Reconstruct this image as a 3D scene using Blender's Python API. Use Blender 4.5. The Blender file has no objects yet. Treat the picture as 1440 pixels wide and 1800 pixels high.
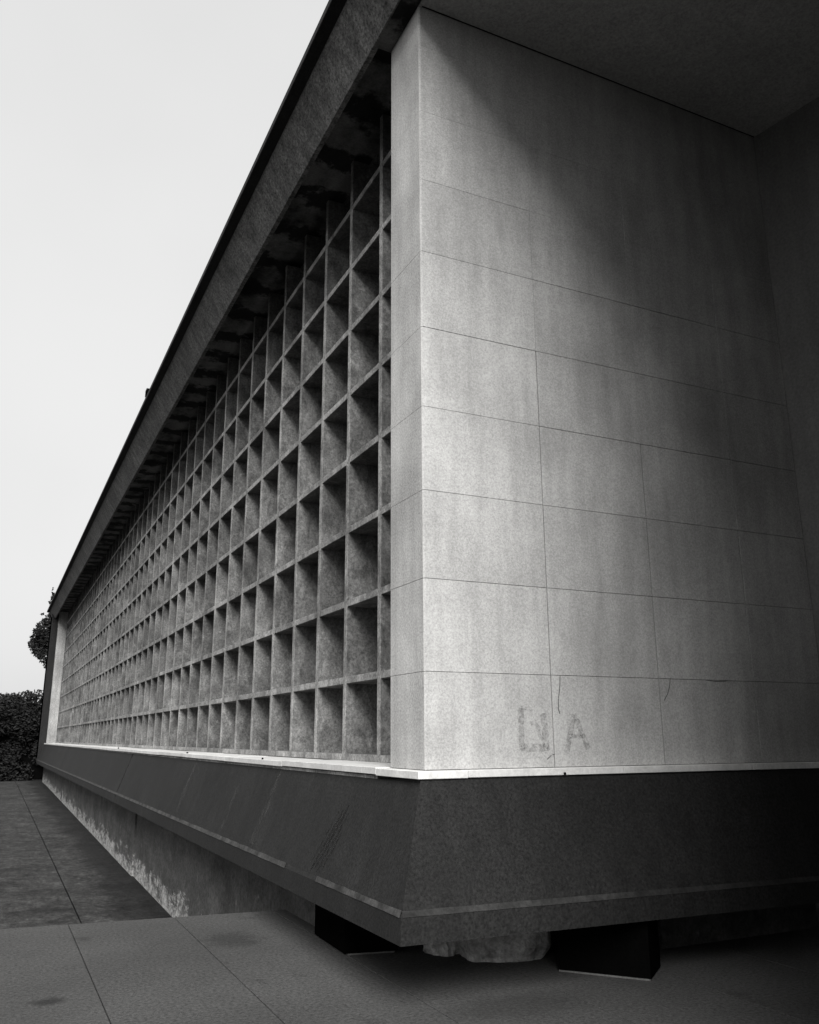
import bpy, bmesh, math, random
from mathutils import Vector, Matrix
random.seed(7)
C = bpy.context.scene.collection
scene = bpy.context.scene

# ------------------------------------------------------------------ camera
EYE = Vector((0, 0, 1.6))
cam_d = bpy.data.cameras.new('camera')
cam_d.sensor_fit = 'HORIZONTAL'; cam_d.sensor_width = 36
cam_d.lens = 36 * 1500.875 / 1440
cam_d.clip_start = 0.05; cam_d.clip_end = 2000
cam = bpy.data.objects.new('camera', cam_d); C.objects.link(cam)
yaw, pit, rol = math.radians(25.58097), math.radians(14.76907), math.radians(-0.26184)
fw = Vector((math.sin(yaw)*math.cos(pit), math.cos(yaw)*math.cos(pit), math.sin(pit)))
rt = Vector((math.cos(yaw), -math.sin(yaw), 0)); up = rt.cross(fw)
r2 = rt*math.cos(rol) + up*math.sin(rol); u2 = -rt*math.sin(rol) + up*math.cos(rol)
M = Matrix((( r2.x, u2.x, -fw.x), (r2.y, u2.y, -fw.y), (r2.z, u2.z, -fw.z))).to_4x4()
M.translation = EYE
cam.matrix_world = M
scene.camera = cam

# ------------------------------------------------------------------ sky, sun, exposure
SUN = Vector((-0.195, -0.62, 0.50)).normalized()
w = bpy.data.worlds.new('World'); scene.world = w; w.use_nodes = True
nt = w.node_tree; nt.nodes.clear()
out = nt.nodes.new('ShaderNodeOutputWorld'); bg = nt.nodes.new('ShaderNodeBackground')
sky = nt.nodes.new('ShaderNodeTexSky'); sky.sky_type = 'NISHITA'; sky.sun_disc = False
sky.sun_elevation = math.asin(SUN.z); sky.sun_rotation = math.atan2(SUN.x, SUN.y)
sky.dust_density = 6.0; sky.air_density = 1.2
bw = nt.nodes.new('ShaderNodeRGBToBW')                      # black and white photograph
mx = nt.nodes.new('ShaderNodeMix'); mx.data_type = 'FLOAT'  # even overcast layer over the clear sky
mx.inputs[0].default_value = 0.70
tc = nt.nodes.new('ShaderNodeTexCoord'); nz = nt.nodes.new('ShaderNodeTexNoise')
nz.inputs['Scale'].default_value = 1.6; nz.inputs['Detail'].default_value = 4
mr = nt.nodes.new('ShaderNodeMapRange'); mr.inputs['To Min'].default_value = 6.6; mr.inputs['To Max'].default_value = 7.6
mr.inputs['From Min'].default_value = 0.3; mr.inputs['From Max'].default_value = 0.7
nt.links.new(tc.outputs['Generated'], nz.inputs['Vector']); nt.links.new(nz.outputs['Fac'], mr.inputs['Value'])
nt.links.new(sky.outputs[0], bw.inputs[0]); nt.links.new(bw.outputs[0], mx.inputs[2])
nt.links.new(mr.outputs[0], mx.inputs[3])
nt.links.new(mx.outputs[0], bg.inputs['Color']); bg.inputs['Strength'].default_value = 0.050
nt.links.new(bg.outputs[0], out.inputs[0])
sd = bpy.data.lights.new('sun', 'SUN'); sd.energy = 2.6; sd.angle = math.radians(36); sd.color = (1, .995, .985)
sun = bpy.data.objects.new('sun', sd); C.objects.link(sun)
sun.rotation_euler = SUN.to_track_quat('Z', 'Y').to_euler()
scene.view_settings.view_transform = 'Standard'; scene.view_settings.look = 'None'
scene.view_settings.exposure = 1.5; scene.view_settings.gamma = 1
scene.view_settings.use_curve_mapping = False
scene.cycles.use_denoising = True

# ------------------------------------------------------------------ helpers
def tag(o, label=None, cat=None, group=None, kind=None):
    if label: o['label'] = label
    if cat: o['category'] = cat
    if group: o['group'] = group
    if kind: o['kind'] = kind
    return o
def empty(name, loc, label, cat, group=None):
    o = bpy.data.objects.new(name, None); C.objects.link(o); o.location = loc; o.empty_display_size = .3
    return tag(o, label, cat, group)
def mesh_obj(name, verts, faces, mat, parent=None, bevel=0, smooth=False):
    me = bpy.data.meshes.new(name)
    off = Vector((0, 0, 0))
    if parent is not None:
        off = parent_loc(parent)
    me.from_pydata([tuple(Vector(v) - off) for v in verts], [], faces)
    bm = bmesh.new(); bm.from_mesh(me)
    bmesh.ops.recalc_face_normals(bm, faces=bm.faces)
    if bevel:
        bmesh.ops.bevel(bm, geom=list(bm.edges), offset=bevel, segments=1, affect='EDGES', clamp_overlap=True)
    bm.to_mesh(me); bm.free()
    if smooth: me.shade_smooth()
    me.materials.append(mat)
    o = bpy.data.objects.new(name, me); C.objects.link(o)
    if parent is not None: o.parent = parent
    return o
def parent_loc(p):
    v = Vector(p.location)
    while p.parent is not None:
        p = p.parent; v += Vector(p.location)
    return v
BF = [(0,3,2,1),(4,5,6,7),(0,1,5,4),(1,2,6,5),(2,3,7,6),(3,0,4,7)]
def box(name, a, b, mat, parent=None, bevel=0):
    (x0,y0,z0),(x1,y1,z1) = a, b
    v = [(x0,y0,z0),(x1,y0,z0),(x1,y1,z0),(x0,y1,z0),(x0,y0,z1),(x1,y0,z1),(x1,y1,z1),(x0,y1,z1)]
    return mesh_obj(name, v, BF, mat, parent, bevel)
def prism(name, base, z0, z1, mat, parent=None, bevel=0):
    n = len(base)
    v = [(x,y,z0) for x,y in base] + [(x,y,z1) for x,y in base]
    f = [tuple(range(n-1,-1,-1)), tuple(range(n,2*n))] + [(i,(i+1)%n,n+(i+1)%n,n+i) for i in range(n)]
    return mesh_obj(name, v, f, mat, parent, bevel)
def loft(name, ring_a, ring_b, mat, parent=None, bevel=0):
    n = len(ring_a)
    v = list(ring_a) + list(ring_b)
    f = [tuple(range(n-1,-1,-1)), tuple(range(n,2*n))] + [(i,(i+1)%n,n+(i+1)%n,n+i) for i in range(n)]
    return mesh_obj(name, v, f, mat, parent, bevel)

# ------------------------------------------------------------------ materials
class N:
    def __init__(s, name):
        s.m = bpy.data.materials.new(name); s.m.use_nodes = True
        s.t = s.m.node_tree; s.t.nodes.clear()
        s.o = s.t.nodes.new('ShaderNodeOutputMaterial'); s.b = s.t.nodes.new('ShaderNodeBsdfPrincipled')
        s.t.links.new(s.b.outputs[0], s.o.inputs[0])
        g = s.t.nodes.new('ShaderNodeNewGeometry'); s.pos = g.outputs['Position']
        q = s.t.nodes.new('ShaderNodeSeparateXYZ'); s.t.links.new(s.pos, q.inputs[0])
        s.x, s.y, s.z = q.outputs
    def put(s, sock, v):
        if isinstance(v, (int, float)): sock.default_value = v
        else: s.t.links.new(v, sock)
    def math(s, op, a, b=0.0, c=0.0):
        n = s.t.nodes.new('ShaderNodeMath'); n.operation = op
        s.put(n.inputs[0], a); s.put(n.inputs[1], b); s.put(n.inputs[2], c); return n.outputs[0]
    def noise(s, scale, detail=3, rough=.55, sc=(1,1,1), off=0.0, dist=0.0):
        mp = s.t.nodes.new('ShaderNodeMapping'); s.t.links.new(s.pos, mp.inputs[0])
        mp.inputs['Scale'].default_value = sc; mp.inputs['Location'].default_value = (off, off*1.7, off*.6)
        n = s.t.nodes.new('ShaderNodeTexNoise'); s.t.links.new(mp.outputs[0], n.inputs['Vector'])
        n.inputs['Scale'].default_value = scale; n.inputs['Detail'].default_value = detail
        n.inputs['Roughness'].default_value = rough; n.inputs['Distortion'].default_value = dist
        return n.outputs['Fac']
    def step(s, v, a, b, lo=0.0, hi=1.0):
        n = s.t.nodes.new('ShaderNodeMapRange'); n.interpolation_type = 'SMOOTHSTEP'
        s.put(n.inputs['Value'], v)
        n.inputs['From Min'].default_value = a; n.inputs['From Max'].default_value = b
        n.inputs['To Min'].default_value = lo; n.inputs['To Max'].default_value = hi
        return n.outputs[0]
    def lin(s, v, a, b, lo, hi):
        n = s.t.nodes.new('ShaderNodeMapRange'); s.put(n.inputs['Value'], v)
        n.inputs['From Min'].default_value = a; n.inputs['From Max'].default_value = b
        n.inputs['To Min'].default_value = lo; n.inputs['To Max'].default_value = hi
        return n.outputs[0]
    def mix(s, f, a, b):
        n = s.t.nodes.new('ShaderNodeMix'); n.data_type = 'FLOAT'
        s.put(n.inputs[0], f); s.put(n.inputs[2], a); s.put(n.inputs[3], b); return n.outputs[0]
    def objrand(s):
        n = s.t.nodes.new('ShaderNodeObjectInfo'); return n.outputs['Random']
    def done(s, val, rough=.85, bump=None, bd=.01, bs=.5, spec=.3, alpha=None):
        cmb = s.t.nodes.new('ShaderNodeCombineColor')
        s.put(cmb.inputs[0], val); s.put(cmb.inputs[1], s.math('MULTIPLY', val, .992)); s.put(cmb.inputs[2], s.math('MULTIPLY', val, .972))
        s.t.links.new(cmb.outputs[0], s.b.inputs['Base Color'])
        s.put(s.b.inputs['Roughness'], rough); s.b.inputs['Specular IOR Level'].default_value = spec
        if bump is not None:
            b = s.t.nodes.new('ShaderNodeBump'); b.inputs['Strength'].default_value = bs; b.inputs['Distance'].default_value = bd
            s.t.links.new(bump, b.inputs['Height']); s.t.links.new(b.outputs[0], s.b.inputs['Normal'])
        if alpha is not None: s.put(s.b.inputs['Alpha'], alpha)
        return s.m

def concrete(name, base, blotch=.3, streak=.2, speck=.3, spk=55, bscale=1.3, rough=.88, bd=.006, rand=0.0, spec=.25):
    n = N(name)
    v = n.lin(n.noise(bscale, 6, .62, off=3.1), .3, .7, 1-blotch, 1+blotch)
    v = n.math('MULTIPLY', v, n.lin(n.noise(2.2, 5, .6, sc=(3,3,.35), off=9), .3, .7, 1-streak, 1+streak))
    sp = n.noise(spk, 3, .75)
    v = n.math('MULTIPLY', v, n.lin(sp, .3, .7, 1-speck, 1+speck))
    if rand: v = n.math('MULTIPLY', v, n.lin(n.objrand(), 0, 1, 1-rand, 1+rand))
    v = n.math('MULTIPLY', v, base)
    return n.done(v, rough, n.math('ADD', sp, n.math('MULTIPLY', n.noise(9, 5), 2.0)), bd, .5, spec)

M_stone = concrete('pale_stone', .325, .30, .14, .26, 75, .55, .75, .0025, .045)
M_pier  = concrete('weathered_stone', .35, .2, .16, .34, 62, 1.4, .85, .003, .02)
M_jamb  = concrete('stained_jamb', .27, .3, .25, .4, 20, 1.2)
M_metal = concrete('dull_metal_edge', .10, .3, .1, .2)
M_mortar= concrete('mortar', .11, .3, .1, .2)
M_band  = concrete('dark_render', .0092, .28, .25, .85, 52, 1.1, .85, .004)
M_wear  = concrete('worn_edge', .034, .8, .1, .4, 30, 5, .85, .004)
M_sill  = concrete('pale_sill', .50, .16, .05, .14, 40, 4, .6, .002, .05)
M_fascia= concrete('fascia_concrete', .095, .3, .42, .8, 34, .8, .9, .005)
M_black = concrete('black_steel', .0022, .2, .1, .2, rough=.95, spec=0.0)
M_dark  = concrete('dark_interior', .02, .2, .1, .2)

# screen concrete: blotchy, water-marked, paler scale where the shelves drain
n = N('screen_concrete')
v = n.lin(n.noise(1.1, 6, .65, off=1), .32, .68, .55, 1.5)
v = n.math('MULTIPLY', v, n.lin(n.noise(3.2, 6, .7, sc=(2.2,1.6,1.1), off=6, dist=.6), .32, .68, .5, 1.5))
sp = n.noise(38, 4, .8)
v = n.math('MULTIPLY', v, n.lin(sp, .3, .7, .40, 1.60))
pale = n.math('MULTIPLY', n.step(n.noise(5.5, 6, .7, off=14, dist=1.0), .58, .68), .45)
v = n.math('MULTIPLY', v, n.math('ADD', pale, 1.0))
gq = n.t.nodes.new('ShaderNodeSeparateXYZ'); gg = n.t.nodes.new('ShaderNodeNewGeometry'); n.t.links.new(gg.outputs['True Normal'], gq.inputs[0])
front_light = n.step(n.math('MULTIPLY', gq.outputs[0], -1.0), .5, .9, 1.0, 2.0)   # extra light on the rib fronts, painted in as a paler colour
M_screen = n.done(n.math('MULTIPLY', n.math('MULTIPLY', v, front_light), .100), .9, n.math('ADD', sp, n.noise(12, 5)), .008, .6, .25)

# soffit: dark paint with large tide-marked stains
n = N('stained_soffit')
a = n.noise(1.0, 4, .55, sc=(1.6,.8,1), off=4)
b = n.noise(6.0, 6, .7, off=11)
v = n.lin(n.math('ADD', a, n.math('MULTIPLY', b, .35)), .55, .80, .02, .13)
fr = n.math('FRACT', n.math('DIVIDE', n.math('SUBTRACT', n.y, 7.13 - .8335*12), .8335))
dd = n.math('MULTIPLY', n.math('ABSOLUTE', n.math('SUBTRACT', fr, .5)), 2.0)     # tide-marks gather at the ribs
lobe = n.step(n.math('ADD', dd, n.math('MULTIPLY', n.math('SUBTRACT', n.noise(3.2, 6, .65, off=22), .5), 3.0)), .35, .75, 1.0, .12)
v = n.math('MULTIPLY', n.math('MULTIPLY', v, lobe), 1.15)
sp = n.noise(45, 3, .7)
v = n.math('MULTIPLY', v, n.lin(sp, .3, .7, .75, 1.25))
M_soffit = n.done(v, .9, sp, .004, .4, .2)
M_ceiling = concrete('porch_ceiling', .36, .15, .05, .3, 40, .7, .9, .004)
M_return = concrete('return_wall', .14, .15, .1, .2, 40, .9)

# plinth wall with pale splashed foot
n = N('plinth_concrete')
zg = n.math('ADD', n.math('MULTIPLY', n.math('SUBTRACT', n.math('MAXIMUM', n.y, 14.0), 14.0), .01375), -.98)
h = n.math('SUBTRACT', n.z, zg)
rag = n.noise(3.2, 8, .78, sc=(1, .42, 1.1), off=2, dist=.4)
lim = n.lin(rag, .36, .60, .0, .50)
spl = n.math('MULTIPLY', n.step(n.math('SUBTRACT', lim, h), -.02, .14), n.lin(n.noise(14, 5, .7, sc=(1,.4,1)), .38, .60, .15, 1.0))
v = n.lin(n.noise(1.0, 6, .65, sc=(1,1,.6), off=8), .3, .7, .06, .105)
v = n.math('MULTIPLY', v, n.lin(n.noise(2.6, 7, .7, sc=(1,.5,1.2), off=5, dist=.5), .3, .7, .6, 1.4))
v = n.math('ADD', v, n.math('MULTIPLY', n.step(n.noise(2.3, 6, .7, sc=(2,.7,.9), off=21), .62, .70), .06))
v = n.math('MULTIPLY', v, .72)
v = n.mix(spl, v, .36)
sp = n.noise(16, 6, .85)
v = n.math('MULTIPLY', v, n.lin(sp, .3, .7, .4, 1.6))
M_plinth = n.done(v, .92, n.math('ADD', sp, n.noise(8, 5)), .01, .7, .2)

# near paving: fine exposed concrete
n = N('paving_concrete')
v = n.lin(n.noise(1.0, 6, .6, off=2), .3, .7, .80, 1.18)
v = n.math('MULTIPLY', v, n.lin(n.objrand(), 0, 1, .95, 1.05))
dk = n.step(n.noise(1.7, 5, .62, sc=(1.3,1,1), off=31.5), .62, .74)
v = n.math('MULTIPLY', v, n.lin(dk, 0, 1, 1, .62))
def spot(n, v, cx, cy, rx, ry, k):
    dx = n.math('DIVIDE', n.math('SUBTRACT', n.x, cx), rx); dy = n.math('DIVIDE', n.math('SUBTRACT', n.y, cy), ry)
    d = n.math('SQRT', n.math('ADD', n.math('MULTIPLY', dx, dx), n.math('MULTIPLY', dy, dy)))
    d = n.math('ADD', d, n.math('MULTIPLY', n.math('SUBTRACT', n.noise(7, 6, .7), .5), 1.6))
    return n.math('MULTIPLY', v, n.step(d, .3, 1.1, k, 1.0))
v = spot(n, v, 1.98, 7.55, .30, .34, .55); v = spot(n, v, .52, 6.38, .14, .10, .35); v = spot(n, v, 3.1, 5.0, .5, .3, .7)
sp = n.noise(40, 5, .85)
v = n.math('MULTIPLY', v, n.lin(sp, .3, .7, .15, 1.85))
M_pave = n.done(n.math('MULTIPLY', v, .047), .9, n.math('ADD', sp, n.math('MULTIPLY', n.noise(16, 4), .8)), .006, .6, .25)

# lower court: coarse, damp beside the wall, brushed across
n = N('court_concrete')
v = n.lin(n.noise(.9, 6, .68, off=7), .3, .7, .70, 1.30)
br = n.noise(1.6, 9, .8, sc=(.8, .9, 1), off=3, dist=.6)
v = n.math('MULTIPLY', v, n.lin(br, .3, .7, .25, 1.8))
v = n.math('MULTIPLY', v, n.lin(n.noise(6, 8, .8, sc=(.8,.55,1), off=17), .32, .68, .35, 1.7))
damp = n.math('MULTIPLY', n.step(n.math('ADD', n.x, n.math('MULTIPLY', n.noise(.55, 5, .65, off=13), 1.5)), 2.55, 3.05), .66)
v = n.math('MULTIPLY', v, n.math('SUBTRACT', 1.0, damp))
sp = n.noise(14, 7, .9, sc=(1,.5,1), off=3)
v = n.math('MULTIPLY', v, n.lin(sp, .35, .65, .1, 1.9))
M_court = n.done(n.math('MULTIPLY', v, .025), .93, n.math('ADD', sp, br), .02, .8, .2)
M_soil = concrete('dark_soil', .03, .3, .1, .4)
M_rubble = concrete('painted_rubble', .24, .75, .2, .35, 30, 4.5, .9, .02)

# leaf
n = N('leaf')
M_leaf = n.done(n.math('MULTIPLY', n.lin(n.noise(3, 2), .3, .7, .5, 1.5), .006), .8, None, spec=.3)
M_bark = concrete('bark', .05, .4, .3, .3)

def decal(name, base, lo, hi, scale, sc=(1,1,1), amax=.8, rough=.9, off=0.0):
    n = N(name)
    a = n.math('MULTIPLY', n.step(n.noise(scale, 6, .75, sc=sc, off=off), lo, hi), amax)
    return n.done(base, rough, None, spec=.2, alpha=a)
M_mark = decal('faded_paint', .16, .38, .66, 30, (1,1,1), .40)
M_crack = decal('crack_dirt', .05, .30, .50, 20, (1,1,1), .95)
M_drip = decal('lime_streak', .09, .40, .70, 9, (1,1,.4), .28)
M_gouge = decal('scraped_render', .012, .40, .56, 16, (1,3,.35), .85)

# ------------------------------------------------------------------ dimensions (metres, read off the photograph's perspective)
XF, YF = 2.678, 5.365            # pier / stone wall faces
XG = 3.10                        # front of the screen
YE = 48.2                        # far end of the facade
ZS = 7.69                        # porch soffit and foot of the fascia
ZP = 8.05                        # soffit above the screen, inside the fascia
Z0 = 1.385                       # top of the sill
XL, YL = 2.33, 5.01              # lower lip
XR = 6.60                        # return wall of the porch

# ------------------------------------------------------------------ setting: ground
court = mesh_obj('court_ground', [(-60,8.2,-.98),(-60,14,-.98),(1.49,14,-.98),(1.49,8.2,-.98),(-60,46,-.54),(1.49,46,-.54),(-60,600,-.6),(1.49,600,-.6)],
    [(0,3,2,1),(1,2,5,4),(4,5,7,6)], M_court); tag(court, kind='structure')
court2 = mesh_obj('court_ground_strip', [(1.506,8.2,-.98),(1.506,14,-.98),(3.0,14,-.98),(3.0,8.2,-.98),(1.506,46,-.54),(3.0,46,-.54),(1.506,600,-.6),(60,600,-.6),(60,46,-.54)],
    [(0,3,2,1),(1,2,5,4),(4,5,8,7,6)], M_court); tag(court2, kind='structure')
sub = mesh_obj('ground', [(-900,-900,-1.2),(900,-900,-1.2),(900,900,-1.2),(-900,900,-1.2)], [(0,1,2,3)], M_soil); tag(sub, kind='structure')
def edge_y(x): return 8.565 + (2.758-x)*.1155
pav = prism('pavement', [(-40,-40),(40,-40),(40,edge_y(40)+6),(3.2,8.51),(2.758,edge_y(2.758)-.01),(-40,edge_y(-40)-.01)], -1.15, -.018, M_soil)
tag(pav, kind='structure')
xs = [.82 + .905*k for k in range(-7, 9)]
for i in range(len(xs)-1):
    a, b = xs[i]+.004, xs[i+1]-.004
    for (y0, y1) in ((-2.7, .35), (.358, 3.4), (3.408, None)):
        if y1 is None:
            pts = [(a,y0),(b,y0),(b,edge_y(b)),(a,edge_y(a))]
            if a > 2.7: pts = [(a,y0),(b,y0),(b,8.5),(a,8.5)]
        else: pts = [(a,y0),(b,y0),(b,y1),(a,y1)]
        prism('paving_slab', pts, -.0165, 0, M_pave, pav, .002)

# ------------------------------------------------------------------ the building
B = empty('concrete_building', (XF, YF, 0), 'long low modernist building with egg-crate concrete screen, pale stone corner and dark splayed base', 'building')

# stone cladding: rows follow the photographed joints
rows = [Z0 + .6555*k for k in range(10)] + [ZS]
cols = [XF, 3.727, 4.755, 5.784, XR]
J = .0016
for r in range(10):
    j0 = J if r < 7 else .0003; j1 = J if r < 6 else .0003      # the upper joints are filled almost flush
    z0, z1 = rows[r]+j0*(r > 0), rows[r+1]-j1
    if r == 9: z1 = ZS - .004
    for c in range(4):
        # the corner stone is set back .0 and the others vary by a millimetre or two
        y = YF + random.uniform(-.0008, .0012)
        jl = [0, .0042 if r < 5 else .0012, .0055 if r < 4 else .0008, .0075 if r == 2 else .001, .001]
        x0 = cols[c] + jl[c]; x1 = cols[c+1] - jl[c+1]
        if c == 0: x0 = XF + .012
        box('stone_panel', (x0, y, z0), (x1, y+.05, z1), M_stone, B, .0012)
    x = XF + random.uniform(-.0004, .0006); g = .0007 if r > 2 else 0
    box('pier_panel', (x, YF+.012, z0-g), (x+.05, 5.936, z1+g), M_pier, B, .0008)
    # arris piece: the chamfered corner of the two faces
    loft('corner_arris', [(XF+.0005,YF+.0118,z0),(XF+.0118,YF+.0005,z0),(XF+.0118,YF+.05,z0),(XF+.05,YF+.0118,z0)],
         [(XF+.0005,YF+.0118,z1),(XF+.0118,YF+.0005,z1),(XF+.0118,YF+.05,z1),(XF+.05,YF+.0118,z1)], M_stone, B)
prism('wall_core', [(XF+.008,YF+.014),(XR+.2,YF+.014),(XR+.2,5.9),(3.6,5.9),(3.6,5.930),(XF+.008,5.930)], Z0-.01, ZS-.002, M_mortar, B)

# sill strip: short pale lengths butted together
def sill_x(y0, y1, dz=0, z1=None):
    box('sill', (2.575, y0, 1.334+dz), (XG+.1, y1, 1.384+dz if z1 is None else z1), M_sill, B, .003)
ys = [5.262, 5.90]
box('sill', (2.575, 5.262, 1.330), (2.95, 5.972, 1.3805), M_sill, B, .003)
y = 5.975
for k in range(19):
    y2 = min(y + 2.28, YE-.01)
    if y2 - y < .2: break
    sill_x(y, y2-.006, random.uniform(-.0035, .0035), None); y = y2
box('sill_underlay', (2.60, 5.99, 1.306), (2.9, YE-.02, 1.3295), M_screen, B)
x = 2.952
for wd in (1.32, 1.30, 1.34):
    x2 = min(x+wd, XR+.1)
    box('sill', (x, 5.262, 1.333), (x2-.005, YF+.1, 1.3815), M_sill, B, .003); x = x2
# small dark bird-dropped clods on the sill
for (px, py, s, lab) in ((3.735, 5.256, .012, 'dark clod stuck to the front of the pale sill under the painted letter marks'),
        (2.61, 12.9, .018, 'small dark clod on the pale sill below the middle of the screen'),
        (2.60, 9.0, .014, 'small dark clod on the pale sill nearest the stone pier'),
        (2.62, 20.4, .02, 'farthest dark clod on the pale sill, towards the far end of the screen')):
    bm = bmesh.new(); bmesh.ops.create_icosphere(bm, subdivisions=1, radius=s)
    for v_ in bm.verts: v_.co *= random.uniform(.7, 1.2)
    me = bpy.data.meshes.new('clod'); bm.to_mesh(me); bm.free(); me.materials.append(M_black)
    o = bpy.data.objects.new('clod', me); C.objects.link(o); o.location = (px, py, 1.384 + s*.3 if py > 5.3 else 1.345)
    tag(o, lab, 'debris', 'dark clods on the pale sill')

# splayed base: left run in three lengths, right run in one
prof_l = [(2.60,1.3055),(2.345,.588),(2.327,.560),(2.323,.405),(2.45,.405),(2.62,.45),(3.3,.45),(3.3,1.3055)]
def base_left(y0, y1, near=False):
    ring_b = [(px, y1, pz) for px, pz in prof_l]
    if near:   # mitred corner
        ring_a = [(px, px - (2.60-5.28), pz) if px < 2.61 else (px, 5.29, pz) for px, pz in prof_l]
        ring_a[5] = (2.62, 5.30, .45)
    else: ring_a = [(px, y0, pz) for px, pz in prof_l]
    return loft('base_panel', ring_a, ring_b, M_band, B)
base_left(0, 17.96, True); base_left(18.09, 33.0); base_left(33.05, YE)
ring_a = [(px, px - (2.60-5.28), pz) for px, pz in prof_l[:5]] + [(2.62,5.30,.45),(2.62,5.98,.45),(2.62,5.98,1.3055)]
def prof_r(x, t=0):
    # the lip of the right run drops and comes forward a little towards the porch
    return [(x,5.28,1.3295),(x,5.025,.588-t),(x,5.007,.560-t),(x,5.003,.405-t),(x,5.13,.405-t),(x,5.30,.45),(x,5.98,.45),(x,5.98,1.3295)]
ra = ring_a[:]; ra[0] = (2.60,5.28,1.3295)
br_ = loft('base_panel', ra, prof_r(XR+.3, .05), M_band, B)
tag(br_, 'darker base panel facing the porch')
# fill above the left profile at the mitre
# worn arrises: irregular pale chips along the lip
def arris(points, name='worn_edge'):
    vs, fs = [], []
    for (p, q, wdt) in points:
        pass
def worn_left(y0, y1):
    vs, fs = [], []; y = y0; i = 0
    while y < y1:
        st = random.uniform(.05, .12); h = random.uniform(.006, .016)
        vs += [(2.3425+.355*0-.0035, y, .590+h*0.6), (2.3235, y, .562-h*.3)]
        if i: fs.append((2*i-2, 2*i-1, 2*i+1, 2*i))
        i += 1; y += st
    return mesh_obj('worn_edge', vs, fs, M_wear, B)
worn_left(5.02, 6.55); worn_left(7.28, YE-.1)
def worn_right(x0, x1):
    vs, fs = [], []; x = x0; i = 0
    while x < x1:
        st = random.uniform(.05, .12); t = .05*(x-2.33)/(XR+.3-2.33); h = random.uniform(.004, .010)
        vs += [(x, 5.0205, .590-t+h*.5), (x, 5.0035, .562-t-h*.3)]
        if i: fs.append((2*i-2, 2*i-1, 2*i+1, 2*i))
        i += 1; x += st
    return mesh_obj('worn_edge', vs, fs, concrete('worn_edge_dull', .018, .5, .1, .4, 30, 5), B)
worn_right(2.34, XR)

def on_slope(y, t, d=.003):
    # point on the left slope, t = 0 at the sill and 1 at the lip, d proud of the surface
    return (2.60 + (2.345-2.60)*t - d*.94, y, 1.3055 + (.588-1.3055)*t + d*.33)
def slope_strip(name, cl, width, mat, lab=None):
    vs, fs = [], []
    for i, (y, t) in enumerate(cl):
        wdt = width[i] if isinstance(width, (list, tuple)) else width
        vs += [on_slope(y-wdt/2, t), on_slope(y+wdt/2, t)]
        if i: fs.append((2*i-2, 2*i-1, 2*i+1, 2*i))
    o = mesh_obj(name, vs, fs, mat, B)
    if lab: tag(o, lab)
for k, (dy, t0, t1, wd) in enumerate([(0,.28,.93,.05),(.06,.33,.98,.045),(-.07,.36,.96,.04),(.13,.30,.9,.02),(-.14,.55,.95,.03)]):
    cl = [(6.36+dy + .42*(t-.28), t) for t in [t0+(t1-t0)*i/6 for i in range(7)]]
    slope_strip('gouge', cl, [wd*.3, wd*.8, wd, wd, wd*.9, wd*.8, wd*.3], M_gouge)
slope_strip('lime_streak', [(8.30, .02),(8.33,.2),(8.36,.5),(8.42,.95)], [.04,.12,.18,.16], M_drip)
slope_strip('lime_streak', [(9.6, .05),(9.63,.4),(9.66,.9)], [.03,.08,.10], M_drip)
slope_strip('lime_streak', [(12.1, .02),(12.14,.4),(12.16,.9)], [.1,.2,.2], M_drip)

# the egg-crate screen
ZR = [Z0 + .0 + .7555*k for k in range(9)]
ym = 7.13; mull = []
first = None
while ym < YE - .2:
    if first is None:
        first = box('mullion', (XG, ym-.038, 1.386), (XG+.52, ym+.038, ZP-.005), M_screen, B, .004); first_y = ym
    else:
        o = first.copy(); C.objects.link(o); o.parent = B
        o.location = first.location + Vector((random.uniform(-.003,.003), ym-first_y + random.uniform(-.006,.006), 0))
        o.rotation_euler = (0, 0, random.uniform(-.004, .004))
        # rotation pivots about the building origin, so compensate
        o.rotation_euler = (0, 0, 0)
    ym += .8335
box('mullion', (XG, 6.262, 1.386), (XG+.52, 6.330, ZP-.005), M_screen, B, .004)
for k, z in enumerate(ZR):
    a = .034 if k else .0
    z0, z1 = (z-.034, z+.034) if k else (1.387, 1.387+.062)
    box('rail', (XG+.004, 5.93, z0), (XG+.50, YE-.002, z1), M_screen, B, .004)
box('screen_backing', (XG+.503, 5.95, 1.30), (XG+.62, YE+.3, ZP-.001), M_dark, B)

# far end: pale jamb, then a splayed dark flank from lip to eave
box('end_jamb', (XF, YE, Z0), (XG+.5, YE+.25, ZP-.003), M_jamb, B)
loft('end_flank', [(XF-.002,YE+.001,1.30),(XL,YE+.06,.56),(2.323,YE+.06,.40),(2.9,YE+.06,.40),(2.9,YE+1.2,.40),(2.32,YE+1.2,.40),(2.32,YE+1.2,.56),(XF-.05,YE+1.2,1.3)],
     [(XF-.002,YE+.001,ZS),(2.36,YE+.06,8.05),(2.36,YE+.06,8.12),(2.9,YE+.06,8.12),(2.9,YE+1.2,8.12),(2.36,YE+1.2,8.12),(2.36,YE+1.2,8.05),(XF-.05,YE+1.2,ZS)], M_band, B)

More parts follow.
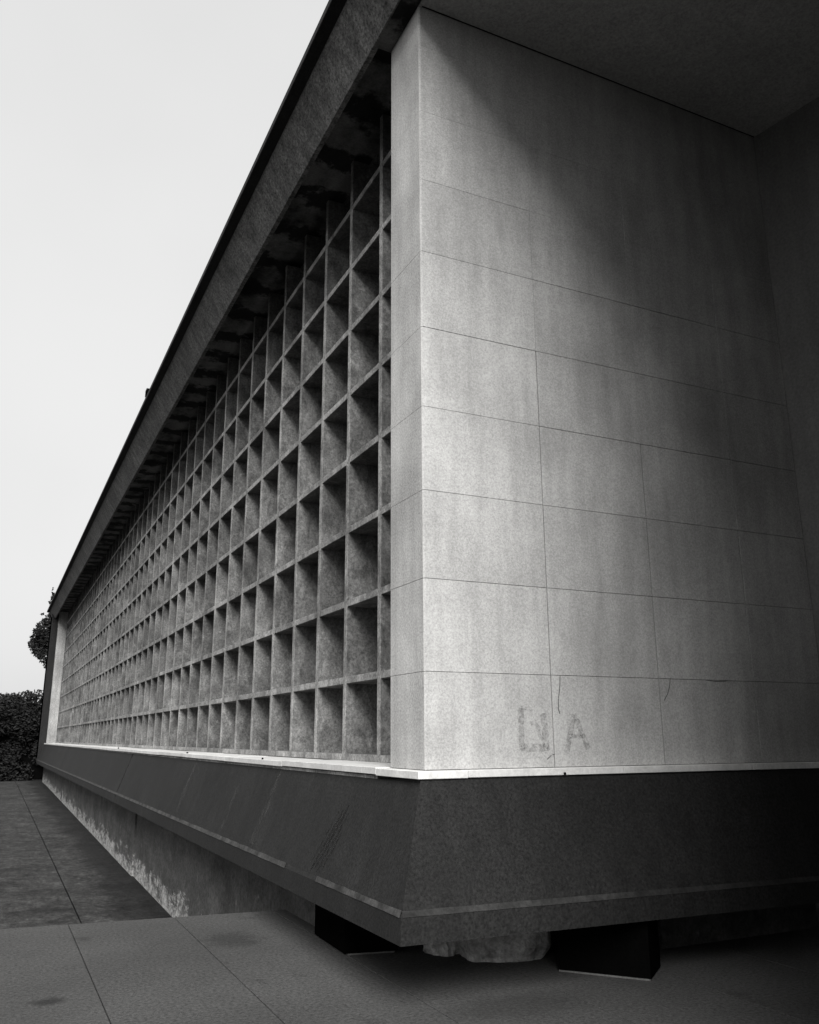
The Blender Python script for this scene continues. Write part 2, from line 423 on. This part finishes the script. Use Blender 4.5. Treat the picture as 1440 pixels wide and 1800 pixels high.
# fascia, coping, soffit, roof
def fas(x0,z0): pass
prof_f = [(2.50,ZS),(2.255,8.12),(2.255,8.142),(2.555,8.142),(2.555,ZS+.004)]
WY = 1.6
RF = -3.2    # front edge of the porch roof
yy = [RF, 12.0, 24.0, 36.0, YE+1.2]
for i in range(4):
    loft('fascia', [(px,yy[i]+(.008 if i else 0),pz) for px,pz in prof_f], [(px,yy[i+1],pz) for px,pz in prof_f], M_fascia, B)
box('coping', (2.13, RF-.15, 8.143), (3.3, YE+1.3, 8.225), M_band, B, .006)
box('soffit', (2.56, 5.952, ZP), (XG+.7, YE+1.0, ZP+.06), M_soffit, B)
box('eave_beam', (2.56, 5.80, ZS+.062), (3.9, 5.948, ZP+.05), M_soffit, B)
box('soffit', (2.515, RF, ZS), (XF-.002, 5.946, ZS+.06), M_soffit, B)
box('porch_ceiling', (XF+.002, RF, ZS+.0), (10.5, 5.946, ZS+.06), M_ceiling, B)
box('shadow_joint', (XF+.03, YF-.012, ZS-.005), (XR, YF-.004, ZS-.0005), M_black, B)
box('roof', (3.3, RF, 8.0), (14, YE+1.2, 8.2), M_fascia, B)
box('roof_edge', (3.2, RF-.05, ZS+.061), (10.6, RF+.15, 8.14), M_fascia, B)
box('roof_stub', (2.12, 16.55, 8.226), (2.18, 16.72, 8.36), M_black, B)

# porch return wall, splayed
prism('return_wall', [(XR, YF+.03),(XR+1.4, RF+.2),(XR+3.0, RF+.2),(XR+1.2, YF+.03)], 0, ZS-.001, M_return, B)

box('added_shade_wall', (XF, RF-6, 0), (XR+4, WY, ZS-.003), M_band, B)  # added wall out of view, placed to shade the stone face towards the right
# plinth walls beneath the base
box('plinth_wall', (2.758, 7.6, -1.19), (3.3, 17.98, .449), M_plinth, B)
box('plinth_wall', (2.725, 17.985, -1.19), (3.3, YE+1.0, .449), M_plinth, B)
box('plinth_wall', (4.9, 5.72, -.05), (XR+.02, 6.1, .449), M_plinth, B)
box('inner_wall', (3.301, 7.62, -.05), (8.0, 7.8, .449), M_dark, B)
box('floor_slab', (2.64, 5.32, .452), (9.0, 7.9, .55), M_dark, B)
box('floor_slab', (3.31, 7.91, .452), (14, YE, .55), M_dark, B)

# cracks and faded paint on the stone
def ribbon(name, pts, wd, mat, d=.003):
    vs, fs = [], []
    for i, (x, z) in enumerate(pts):
        j = min(i+1, len(pts)-1); k = max(i-1, 0)
        tx, tz = pts[j][0]-pts[k][0], pts[j][1]-pts[k][1]; L = math.hypot(tx, tz) or 1
        nx, nz = -tz/L*wd/2, tx/L*wd/2
        vs += [(x+nx, YF-d, z+nz), (x-nx, YF-d, z-nz)]
        if i: fs.append((2*i-2, 2*i-1, 2*i+1, 2*i))
    return mesh_obj(name, vs, fs, mat, B)
ribbon('crack', [(3.808,2.04),(3.800,1.95),(3.782,1.86),(3.778,1.80),(3.79,1.76)], .006, M_crack)
ribbon('crack', [(4.87,2.045),(4.858,1.98),(4.83,1.92),(4.79,1.87)], .006, M_crack)
ribbon('crack', [(3.66,1.44),(3.70,1.47),(3.727,1.475)], .005, M_crack)
ribbon('crack', [(5.25,2.04),(5.35,2.032),(5.48,2.038)], .004, M_crack)
# left mark: an upright box-like letter with a scribble; right mark: a faint capital A
ribbon('paint_mark', [(3.452,1.80),(3.450,1.70),(3.448,1.60),(3.450,1.51)], .05, M_mark)
ribbon('paint_mark', [(3.44,1.528),(3.52,1.522),(3.60,1.522),(3.675,1.525)], .055, M_mark, .0034)
ribbon('paint_mark', [(3.640,1.765),(3.650,1.68),(3.655,1.60),(3.658,1.50)], .055, M_mark, .0038)
ribbon('paint_mark', [(3.455,1.80),(3.49,1.80),(3.53,1.79),(3.545,1.765)], .028, M_mark, .0042)
ribbon('paint_mark', [(3.53,1.69),(3.57,1.70),(3.595,1.66),(3.60,1.61),(3.63,1.575)], .028, M_mark, .0046)
ribbon('paint_mark', [(3.918,1.755),(3.90,1.70),(3.875,1.62),(3.85,1.54),(3.835,1.48)], .045, M_mark)
ribbon('paint_mark', [(3.918,1.755),(3.945,1.70),(3.975,1.63),(4.005,1.565),(4.03,1.51)], .045, M_mark, .0034)
ribbon('paint_mark', [(3.865,1.60),(3.92,1.605),(3.985,1.60)], .035, M_mark, .0038)

# ------------------------------------------------------------------ things under the overhang
S1 = empty('support_block', (2.9, 6.9, 0), 'black support block under the left side of the building corner', 'support')
prism('block_body', [(2.611,6.637),(3.02,6.553),(3.02,7.30),(2.634,7.376)], .012, .449, M_black, S1)
prism('base_strip', [(2.64,6.627),(2.995,6.554),(2.995,6.60),(2.64,6.67)], .0005, .0115, M_metal, S1)
S2 = empty('support_block', (4.1, 5.6, 0), 'wide black support block turned at an angle, right of the rubble pier', 'support')
prism('block_body', [(3.80,5.535),(4.211,5.054),(4.50,5.287),(4.50,5.60),(4.15,6.0)], .012, .404, M_black, S2)
prism('base_strip', [(3.80,5.537),(4.206,5.056),(4.235,5.08),(3.83,5.565)], .0005, .0115, M_metal, S2)

def lump(name, cx, cy, z0, z1, rx, ry, mat, parent, seed, jag=.06, pts=22, rings=5):
    rr = random.Random(seed); vs, fs = [], []
    ang = [rr.uniform(-jag, jag) for _ in range(pts)]
    for j in range(rings):
        z = z0 + (z1-z0)*j/(rings-1); s = 1 - .10*(1-j/(rings-1))**2*2
        for i in range(pts):
            a = 2*math.pi*i/pts; k = s + ang[i] + rr.uniform(-jag, jag)*.5
            vs.append((cx+rx*k*math.cos(a), cy+ry*k*math.sin(a), z + (rr.uniform(-.01,.01) if 0 < j < rings-1 else 0)))
    for j in range(rings-1):
        for i in range(pts):
            a, b = j*pts+i, j*pts+(i+1)%pts
            fs.append((a, b, b+pts, a+pts))
    fs.append(tuple(range(pts-1,-1,-1))); fs.append(tuple(range((rings-1)*pts, rings*pts)))
    return mesh_obj(name, vs, fs, mat, parent)
S3 = empty('rubble_pier', (3.68, 6.24, 0), 'low rough rubble pier with pale paint patches between the black blocks', 'pier')
def rough_block(name, cx, cy, z0, z1, w_, d_, ang, seed, amp=.03):
    from mathutils import noise as mn
    bm = bmesh.new(); bmesh.ops.create_cube(bm, size=1)
    bmesh.ops.subdivide_edges(bm, edges=bm.edges[:], cuts=13, use_grid_fill=True)
    R_ = Matrix.Rotation(ang, 3, 'Z'); H_ = z1-z0
    for v in bm.verts:
        p = v.co.copy(); m = max(abs(p.x), abs(p.y)); r = math.hypot(p.x, p.y)
        if r > 1e-6: k = 1 - .55*max(0, r-.5)/.21*.35; p.x *= k; p.y *= k
        foot = max(0, .5-(p.z+.5)*2.4)                     # the foot draws in and crumbles
        q = Vector((p.x*w_*(1-.22*foot), p.y*d_*(1-.22*foot), (p.z+.5)*H_))
        a1 = mn.noise(q*5 + Vector((seed, 0, 0))); a2 = mn.noise(q*14 + Vector((0, seed, 3))); a3 = mn.noise(q*34 + Vector((seed, 3, 3)))
        q += Vector((p.x, p.y, 0)).normalized()*(a1*amp*1.3 + a2*amp*.9 + a3*amp*.45) if r > .2 else Vector()
        if p.z < -.49: q.z = 0 + max(0, a1)*.02
        v.co = q
    vs = [tuple(R_ @ v.co + Vector((cx, cy, z0))) for v in bm.verts]; fs = [tuple(v.index for v in f.verts) for f in bm.faces]
    bm.free()
    return mesh_obj(name, vs, fs, M_rubble, S3)
rough_block('main_stone', 3.70, 6.14, 0, .449, .72, .56, -.30, 3.3, .022)
rough_block('side_stone', 3.36, 6.42, 0, .449, .34, .36, .4, 8.1, .035)

# ------------------------------------------------------------------ planting beyond the far end
def leaves(name, blobs, count, size, parent, seed):
    rr = random.Random(seed); vs, fs = [], []
    tot = sum(b[3]*b[4]*b[5] for b in blobs)
    off = parent_loc(parent)
    for (cx,cy,cz,rx,ry,rz) in blobs:
        for _ in range(int(count*rx*ry*rz/tot)):
            while True:
                p = Vector((rr.uniform(-1,1), rr.uniform(-1,1), rr.uniform(-1,1)))
                if p.length < 1 and rr.random() < .25 + p.length**2: break
            c = Vector((cx+p.x*rx, cy+p.y*ry, cz+p.z*rz))
            a = Vector((rr.gauss(0,1), rr.gauss(0,1), rr.gauss(0,1))).normalized()
            b = a.orthogonal().normalized(); s = size*rr.uniform(.6, 1.3)
            i = len(vs)
            vs += [c-a*s, c+b*s*.45, c+a*s, c-b*s*.45]; fs.append((i,i+1,i+2,i+3))
    me = bpy.data.meshes.new(name); me.from_pydata([tuple(v-off) for v in vs], [], fs); me.materials.append(M_leaf)
    o = bpy.data.objects.new(name, me); C.objects.link(o); o.parent = parent
    return o
def tube(name, p0, p1, r0, r1, mat, parent, n=8):
    p0, p1 = Vector(p0), Vector(p1); d = (p1-p0).normalized(); a = d.orthogonal().normalized(); b = d.cross(a)
    ra = [p0 + (a*math.cos(t)+b*math.sin(t))*r0 for t in [2*math.pi*i/n for i in range(n)]]
    rb = [p1 + (a*math.cos(t)+b*math.sin(t))*r1 for t in [2*math.pi*i/n for i in range(n)]]
    return loft(name, ra, rb, mat, parent)
T = empty('broadleaf_tree', (3.7, 58, -.6), 'dark broadleaf tree showing behind the far end of the building against the sky', 'tree')
tube('trunk', (3.7,58,-.6), (3.3,58,6.6), .20, .12, M_bark, T)
for q in ((2.3,57.8,7.4),(2.9,58.2,8.8),(3.9,58.1,8.4)): tube('limb', (3.4,58,5.8), q, .09, .03, M_bark, T)
rr = random.Random(5)
blobs = []
for (cx,cz,r) in ((2.75,7.55,.75),(2.35,7.1,.6),(2.2,7.7,.5),(2.55,8.35,.6),(3.0,8.8,.6),(3.2,7.6,.9),(2.65,6.5,.45),(2.95,6.3,.4),(3.8,8.3,1.0),(3.5,7.0,.8),(1.95,7.3,.35),(2.1,8.05,.32),(2.8,5.95,.2),(2.35,6.6,.3)):
    blobs.append((cx, 58+rr.uniform(-.5,.5), cz, r, r*1.1, r))
leaves('crown', blobs, 9500, .11, T, 4)
tube('twig', (2.95,58,8.9), (2.70,58,10.5), .02, .006, M_bark, T, 5)
leaves('twig_leaves', [(2.78,58,10.2,.13,.1,.35),(2.62,58,9.9,.10,.1,.10),(2.85,58,9.7,.12,.1,.3),(2.25,58,9.15,.12,.1,.06),(2.72,58,10.65,.05,.05,.25)], 260, .085, T, 9)
H = empty('hedge', (1.0, 51.5, -.55), 'tall dark clipped hedge beyond the far end of the building', 'hedge')
tube('stem', (1.2,51.5,-.6), (1.2,51.5,1.5), .08, .05, M_bark, H)
hb = []
for k in range(70):
    x = rr.uniform(-5, 3.4)
    hb.append((x, 51.4+rr.uniform(-.5,.3), rr.uniform(-.3, 3.35+.09*(x-1)), .75, .7, .7))
for k in range(14):
    x = -5 + 8.6*k/13
    hb.append((x, 51.5, 3.45+.12*(x-1)+rr.uniform(-.1,.1), .6, .6, .55))
leaves('foliage', hb, 60000, .10, H, 6)
box('inner_growth', (-5, 51.4, -.5), (3.4, 52.0, 3.4), M_black, H)
